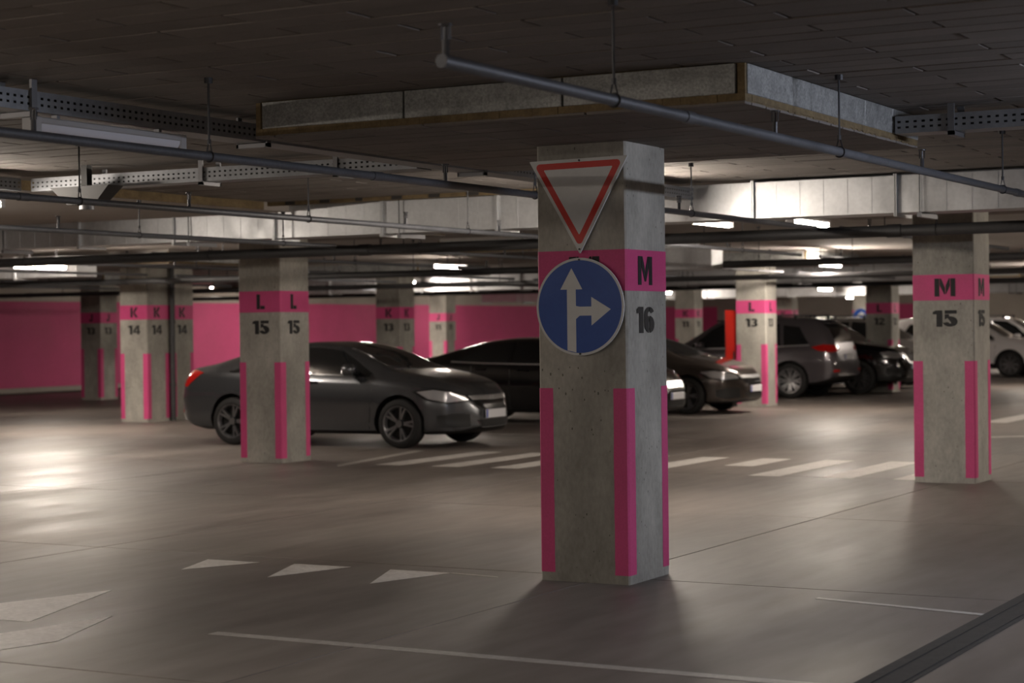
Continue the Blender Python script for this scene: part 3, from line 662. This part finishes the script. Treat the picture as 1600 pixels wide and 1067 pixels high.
    def make(s, loc, rz, label, group='parked cars'):
        sp = s.sp; t = thing('car', loc, label, 'car', group, rz); b = obj('body', s.me, t)
        wm = wheel_mesh(sp['wr'], .22); rm = rim_mesh(sp['wr'], .22, sp['spokes'], sp['rim']); hw = sp['wid'][4][1]
        for ax in (sp['ra'], sp['fa']):
            for sd in (-1, 1):
                wv = obj('wheel', wm, t, (ax, sd*(hw-.125), sp['wr'])); rr = obj('rim', rm, wv)
                if sd > 0: wv.rotation_euler = (0, 0, PI)
        def P(name, mat, pts, d, parent=None, **k):
            o = s.patch(pts, d, **k).build(name, mat, parent or t, smooth=30); return o
        for sd in (-1, 1):
            for poly in sp['side']: P('side_window', 'glass', [(x, sd*1.0, z) for x, z in poly], (0, -sd, 0))
            a = sp['sidetrim']
            P('window_trim', sp['trimmat'], [(x, sd*1.0, z) for x, z in a]+[(x, sd*1.0, z-.022) for x, z in reversed(a)], (0, -sd, 0), off=.006)
            P('headlight', 'lens', [(x, sd*y, z) for x, y, z in sp['head']], (-.72, -sd*.70, 0), off=.007, edge=.05)
            P('headlight_rim', 'blackgloss', [(x, sd*y, z) for x, y, z in sp['headrim']], (-.72, -sd*.70, 0), off=.004, edge=.05)
            P('taillight', 'redlens', [(x, sd*y, z) for x, y, z in sp['tail']], (.72, -sd*.70, 0), off=.008, edge=.05)
            P('fog_recess', 'black', [(x, sd*y, z) for x, y, z in sp['fog']], (-.80, -sd*.6, 0), off=.004, edge=.06)
            for dx in sp['doors']:
                P('door_gap', 'black', [(x-.005, sd*1, z) for x, z in dx]+[(x+.005, sd*1, z) for x, z in reversed(dx)], (0, -sd, 0), off=.0015, edge=.12)
            for hx, hz in sp['handles']:
                p, n_ = s.hit((hx, sd*1.0, hz), (0, -sd, 0))
                MB().bbox(p.x-.1, p.x+.1, p.y-.02 if sd > 0 else p.y-.028, p.y+.028 if sd > 0 else p.y+.02, hz-.014, hz+.014, .006).build('door_handle', sp['handlemat'], t)
            mx, mz = sp['mirror']; y0 = hw*.90
            mr = MB().bbox(mx-.07, mx+.09, min(sd*(y0+.04), sd*(y0+.24)), max(sd*(y0+.04), sd*(y0+.24)), mz, mz+.14, .035).build('mirror', sp['paint'], t, smooth=50)
            MB().box(mx-.03, mx+.03, min(sd*(y0-.10), sd*(y0+.08)), max(sd*(y0-.10), sd*(y0+.08)), mz+.01, mz+.05).build('mirror_arm', 'black', mr)
            P('reflector', 'redlens', [(x, sd*y, z) for x, y, z in sp['reflector']], (.85, -sd*.5, 0), off=.006)
        P('windshield', 'glass', sp['wind'], (0, 0, -1)); P('rear_window', 'glass', sp['rear'], sp['reardir'])
        g = P('grille', 'blackgloss', sp['grille'], (-1, 0, 0), off=.005, edge=.05)
        for bar in sp['bars']: P('chrome_bar', 'chrome', bar, (-1, 0, 0), g, off=.014, edge=.05)
        P('intake', 'black', sp['intake'], (-1, 0, 0), off=.004, edge=.06)
        for x, d_, z in ((1, -1, sp['plate_f']), (-1, 1, sp['plate_r'])):
            p, n_ = s.hit((x*sp['L']/2, 0, z), (d_, 0, 0)); x0 = p.x
            pl = MB().bbox(x0+(.006 if x > 0 else -.022), x0+(.022 if x > 0 else -.006), -.26, .26, z-.056, z+.056, .004).build('licence_plate', 'plate', t)
            xf = x0+(.022 if x > 0 else -.0235); sg = -1 if x > 0 else 1
            MB().box(xf, xf+.0015, *sorted((sg*.255, sg*.215)), z-.052, z+.052).build('blue_strip', 'plateblue', pl)
        for nm, f in sp.get('extra', []): f(s, t, P)
        return t
def emblem(s, t, P):
    z = s.sp['embz']; p, n_ = s.hit((2.5, 0, z), (-1, 0, 0)); x = p.x+.012
    MB().box(x, x+.008, -.050, -.032, z-.045, z+.045).box(x, x+.008, .032, .050, z-.045, z+.045).box(x, x+.008, -.034, .034, z-.008, z+.008).build('emblem', 'chrome', t)
def sedan(paint, rim, scale=1.0, **kw):
    hl = 2.315
    sp = dict(L=2*hl, paint=paint, rim=rim, spokes=5, wr=.325, ra=-1.32, fa=1.38, tumble=.20, trim=.235,
        top=[(-hl,.70),(-2.27,.88),(-2.2,1.0),(-2.05,1.06),(-1.75,1.10),(-1.3,1.225),(-.85,1.335),(-.4,1.385),(0,1.39),(.3,1.36),(.62,1.265),(1.0,1.10),(1.22,1.015),(1.5,.97),(1.8,.905),(2.0,.835),(2.14,.76),(2.23,.68),(hl,.56)],
        bot=[(-hl,.36),(-2.2,.28),(-1.9,.20),(0,.17),(1.9,.18),(2.15,.19),(hl,.26)],
        belt=[(-hl,.66),(-2.25,.85),(-2.1,.98),(-1.6,1.02),(-.8,.985),(0,.955),(1.0,.93),(1.6,.87),(2.0,.78),(2.2,.66),(hl,.50)],
        wid=[(-hl,.66),(-2.25,.76),(-2.1,.83),(-1.5,.885),(0,.90),(1.3,.90),(1.7,.875),(1.92,.80),(2.08,.68),(2.2,.53),(hl,.36)],
        side=[[(-1.32,1.01),(-.72,.98),(-.30,.975),(-.27,1.31),(-.66,1.29),(-1.0,1.19)], [(-.22,.975),(.72,.955),(.95,.97),(.62,1.15),(.36,1.275),(0,1.315),(-.20,1.315)]],
        sidetrim=[(-1.38,1.015),(-.72,.985),(0,.972),(.9,.96)], trimmat='blackgloss',
        head=[(1.66,.87,.74),(1.88,.80,.765),(2.05,.68,.73),(2.18,.52,.675),(2.2,.47,.625),(2.04,.71,.60),(1.82,.84,.645)],
        headrim=[(1.60,.88,.745),(1.88,.80,.785),(2.05,.68,.75),(2.2,.47,.685),(2.23,.43,.61),(2.04,.71,.58),(1.78,.85,.63)],
        tail=[(-1.90,.84,.985),(-2.1,.80,1.02),(-2.24,.62,.98),(-2.28,.45,.93),(-2.28,.45,.87),(-2.24,.66,.80),(-2.12,.80,.79)],
        fog=[(1.92,.80,.43),(2.08,.68,.46),(2.22,.48,.45),(2.22,.46,.29),(2.08,.68,.27),(1.93,.80,.31)],
        doors=[[(-1.0,1.0),(-.95,.75),(-.93,.52),(-.85,.30)], [(-.25,.97),(-.24,.6),(-.24,.25)], [(.98,.93),(.96,.6),(.92,.25)]],
        handles=[(-.80,.885),(.0,.865)], handlemat=paint, mirror=(.66,.96),
        reflector=[(-2.2,.70,.47),(-2.25,.55,.48),(-2.25,.55,.44),(-2.2,.70,.43)],
        wind=[(1.16,-.62,3),(1.22,0,3),(1.16,.62,3),(.42,.50,3),(.38,0,3),(.42,-.50,3)],
        rear=[(-1.72,-.58,3),(-1.78,0,3),(-1.72,.58,3),(-.98,.48,3),(-.92,0,3),(-.98,-.48,3)], reardir=(0,0,-1),
        grille=[(3,-.42,.67),(3,0,.68),(3,.42,.67),(3,.40,.57),(3,.30,.51),(3,-.30,.51),(3,-.40,.57)],
        bars=[[(3,-.47,.675),(3,0,.672),(3,.47,.675),(3,.42,.625),(3,0,.612),(3,-.42,.625)]],
        intake=[(3,-.40,.37),(3,.40,.37),(3,.34,.275),(3,-.34,.275)], plate_f=.44, plate_r=.86, embz=.64, extra=[])
    sp.update(kw); return sp
def suv(paint, rim, **kw):
    hl = 2.345
    sp = dict(L=2*hl, paint=paint, rim=rim, spokes=8, wr=.37, ra=-1.34, fa=1.37, tumble=.17, trim=.37,
        top=[(-hl,.80),(-2.30,1.02),(-2.22,1.25),(-2.08,1.48),(-1.92,1.63),(-1.7,1.68),(-1,1.71),(-.4,1.715),(.1,1.69),(.4,1.62),(.75,1.42),(1.08,1.20),(1.25,1.12),(1.6,1.09),(1.95,1.04),(2.15,.97),(2.27,.84),(hl,.66)],
        bot=[(-hl,.46),(-2.2,.36),(-1.9,.27),(0,.23),(1.9,.25),(2.15,.26),(hl,.34)],
        belt=[(-hl,.74),(-2.28,.95),(-2.1,1.09),(-1.6,1.10),(-.8,1.06),(0,1.04),(1.0,1.02),(1.6,.98),(2.0,.92),(2.2,.80),(hl,.60)],
        wid=[(-hl,.72),(-2.27,.80),(-2.1,.86),(-1.5,.905),(0,.915),(1.3,.915),(1.75,.895),(2.0,.85),(2.15,.79),(2.27,.69),(hl,.58)],
        side=[[(-1.75,1.14),(-1.2,1.10),(-1.14,1.54),(-1.5,1.50)], [(-1.12,1.09),(-.22,1.07),(-.2,1.60),(-1.05,1.57)], [(-.15,1.07),(.75,1.06),(.95,1.08),(.55,1.42),(.28,1.57),(-.13,1.605)]],
        sidetrim=[(-1.75,1.125),(-.8,1.085),(0,1.065),(.95,1.055)], trimmat='chrome',
        head=[(1.85,.86,.91),(2.05,.78,.94),(2.2,.62,.91),(2.27,.48,.87),(2.27,.48,.81),(2.15,.72,.78),(1.95,.85,.82)],
        headrim=[(1.8,.87,.915),(2.05,.78,.955),(2.2,.62,.925),(2.28,.46,.88),(2.28,.46,.79),(2.15,.72,.765),(1.93,.85,.80)],
        tail=[(-1.85,.88,1.07),(-2.1,.82,1.13),(-2.25,.62,1.11),(-2.28,.48,1.06),(-2.28,.48,1.0),(-2.2,.72,.96),(-2.0,.86,.99)],
        fog=[(1.98,.84,.58),(2.15,.74,.60),(2.26,.60,.59),(2.25,.56,.42),(2.12,.74,.40),(2.0,.84,.44)],
        doors=[[(-1.15,1.08),(-1.05,.75),(-.95,.42),(-.9,.32)], [(-.2,1.05),(-.2,.6),(-.2,.32)], [(.98,1.02),(.96,.6),(.92,.32)]],
        handles=[(-.85,.98),(.05,.96)], handlemat=paint, mirror=(.66,1.06),
        reflector=[(-2.22,.74,.60),(-2.27,.56,.61),(-2.27,.56,.55),(-2.22,.74,.54)],
        wind=[(1.16,-.66,3),(1.22,0,3),(1.16,.66,3),(.42,.56,3),(.36,0,3),(.42,-.56,3)],
        rear=[(-3,-.58,1.17),(-3,.58,1.17),(-3,.52,1.56),(-3,-.52,1.56)], reardir=(1,0,0),
        grille=[(3,-.46,.90),(3,.46,.90),(3,.36,.68),(3,-.36,.68)],
        bars=[[(3,-.5,.90),(3,-.42,.90),(3,-.26,.70),(3,.26,.70),(3,.42,.90),(3,.5,.90),(3,.32,.655),(3,-.32,.655)]],
        intake=[(3,-.46,.52),(3,.46,.52),(3,.40,.37),(3,-.40,.37)], plate_f=.60, plate_r=.86, embz=.80, extra=[('rails', rails)])
    sp.update(kw); return sp
def rails(s, t, P):
    for sd in (-1, 1):
        MB().bbox(-1.4, .2, sd*.60-.02, sd*.60+.02, 1.74, 1.77, .01).build('roof_rail', 'steel', t)
        for x in (-1.38, -.6, .17): MB().box(x-.03, x+.03, sd*.60-.015, sd*.60+.015, 1.66, 1.745).build('rail_foot', 'black', t)
    MB().bbox(-2.12, -1.86, -.56, .56, 1.635, 1.665, .01).build('spoiler', s.sp['paint'], t)
civic = Car(sedan('paint_grey', 'alloy_dark', extra=[('emblem', emblem)]))
civic.make((-9.36, 11.1, 0), 0, 'dark grey sedan parked behind the L 15 pillar')
blk = Car(sedan('paint_black', 'alloy', trimmat='chrome', L=4.63, bars=[[(3,-.44,z),(3,.44,z),(3,.44,z-.02),(3,-.44,z-.02)] for z in (.665,.635,.605,.575,.545)]))
blk.make((-9.42, 17.15, 0), 0, 'black sedan parked between the grey sedan and the signed pillar')
brn = Car(sedan('paint_brown', 'alloy_dark', trimmat='chrome'))
brn.make((-9.50, 20.75, 0), 0, 'dark brown sedan with bright headlight, right of the signed pillar')
xt = Car(suv('paint_mauve', 'alloy'))
xt.make((-10.25, 28.0, 0), PI, 'grey-mauve sport utility car showing its red taillight beside the L 13 pillar')
bs = Car(suv('paint_black', 'alloy_dark', trimmat='blackgloss'))
bs.make((-9.55, 30.35, 0), 0, 'black off-road car with round headlights beside the grey-mauve car')
bs.make((-9.8, 23.9+1.2, 0), 0, 'black car half hidden behind the brown sedan and red cabinet') if False else None
blk.make((-16.6, 33.9, 0), 0, 'black car, only its roof seen above the black sedan')
wh = Car(suv('paint_white', 'alloy_dark', trimmat='blackgloss'))
wh.make((-9.42, 43.0, 0), 0, 'white car parked right behind the M 15 pillar')
wh.make((-9.3, 46.4, 0), 0, 'second white car beyond the first at the right edge')
sv = Car(suv('paint_silver', 'alloy', trimmat='chrome'))
sv.make((-10.3, 36.4, 0), 0, 'silver car mostly hidden left of the M 15 pillar')
civic.make((-10.2, 33.4, 0), 0, 'dark sedan seen above the bonnet of the black off-road car')
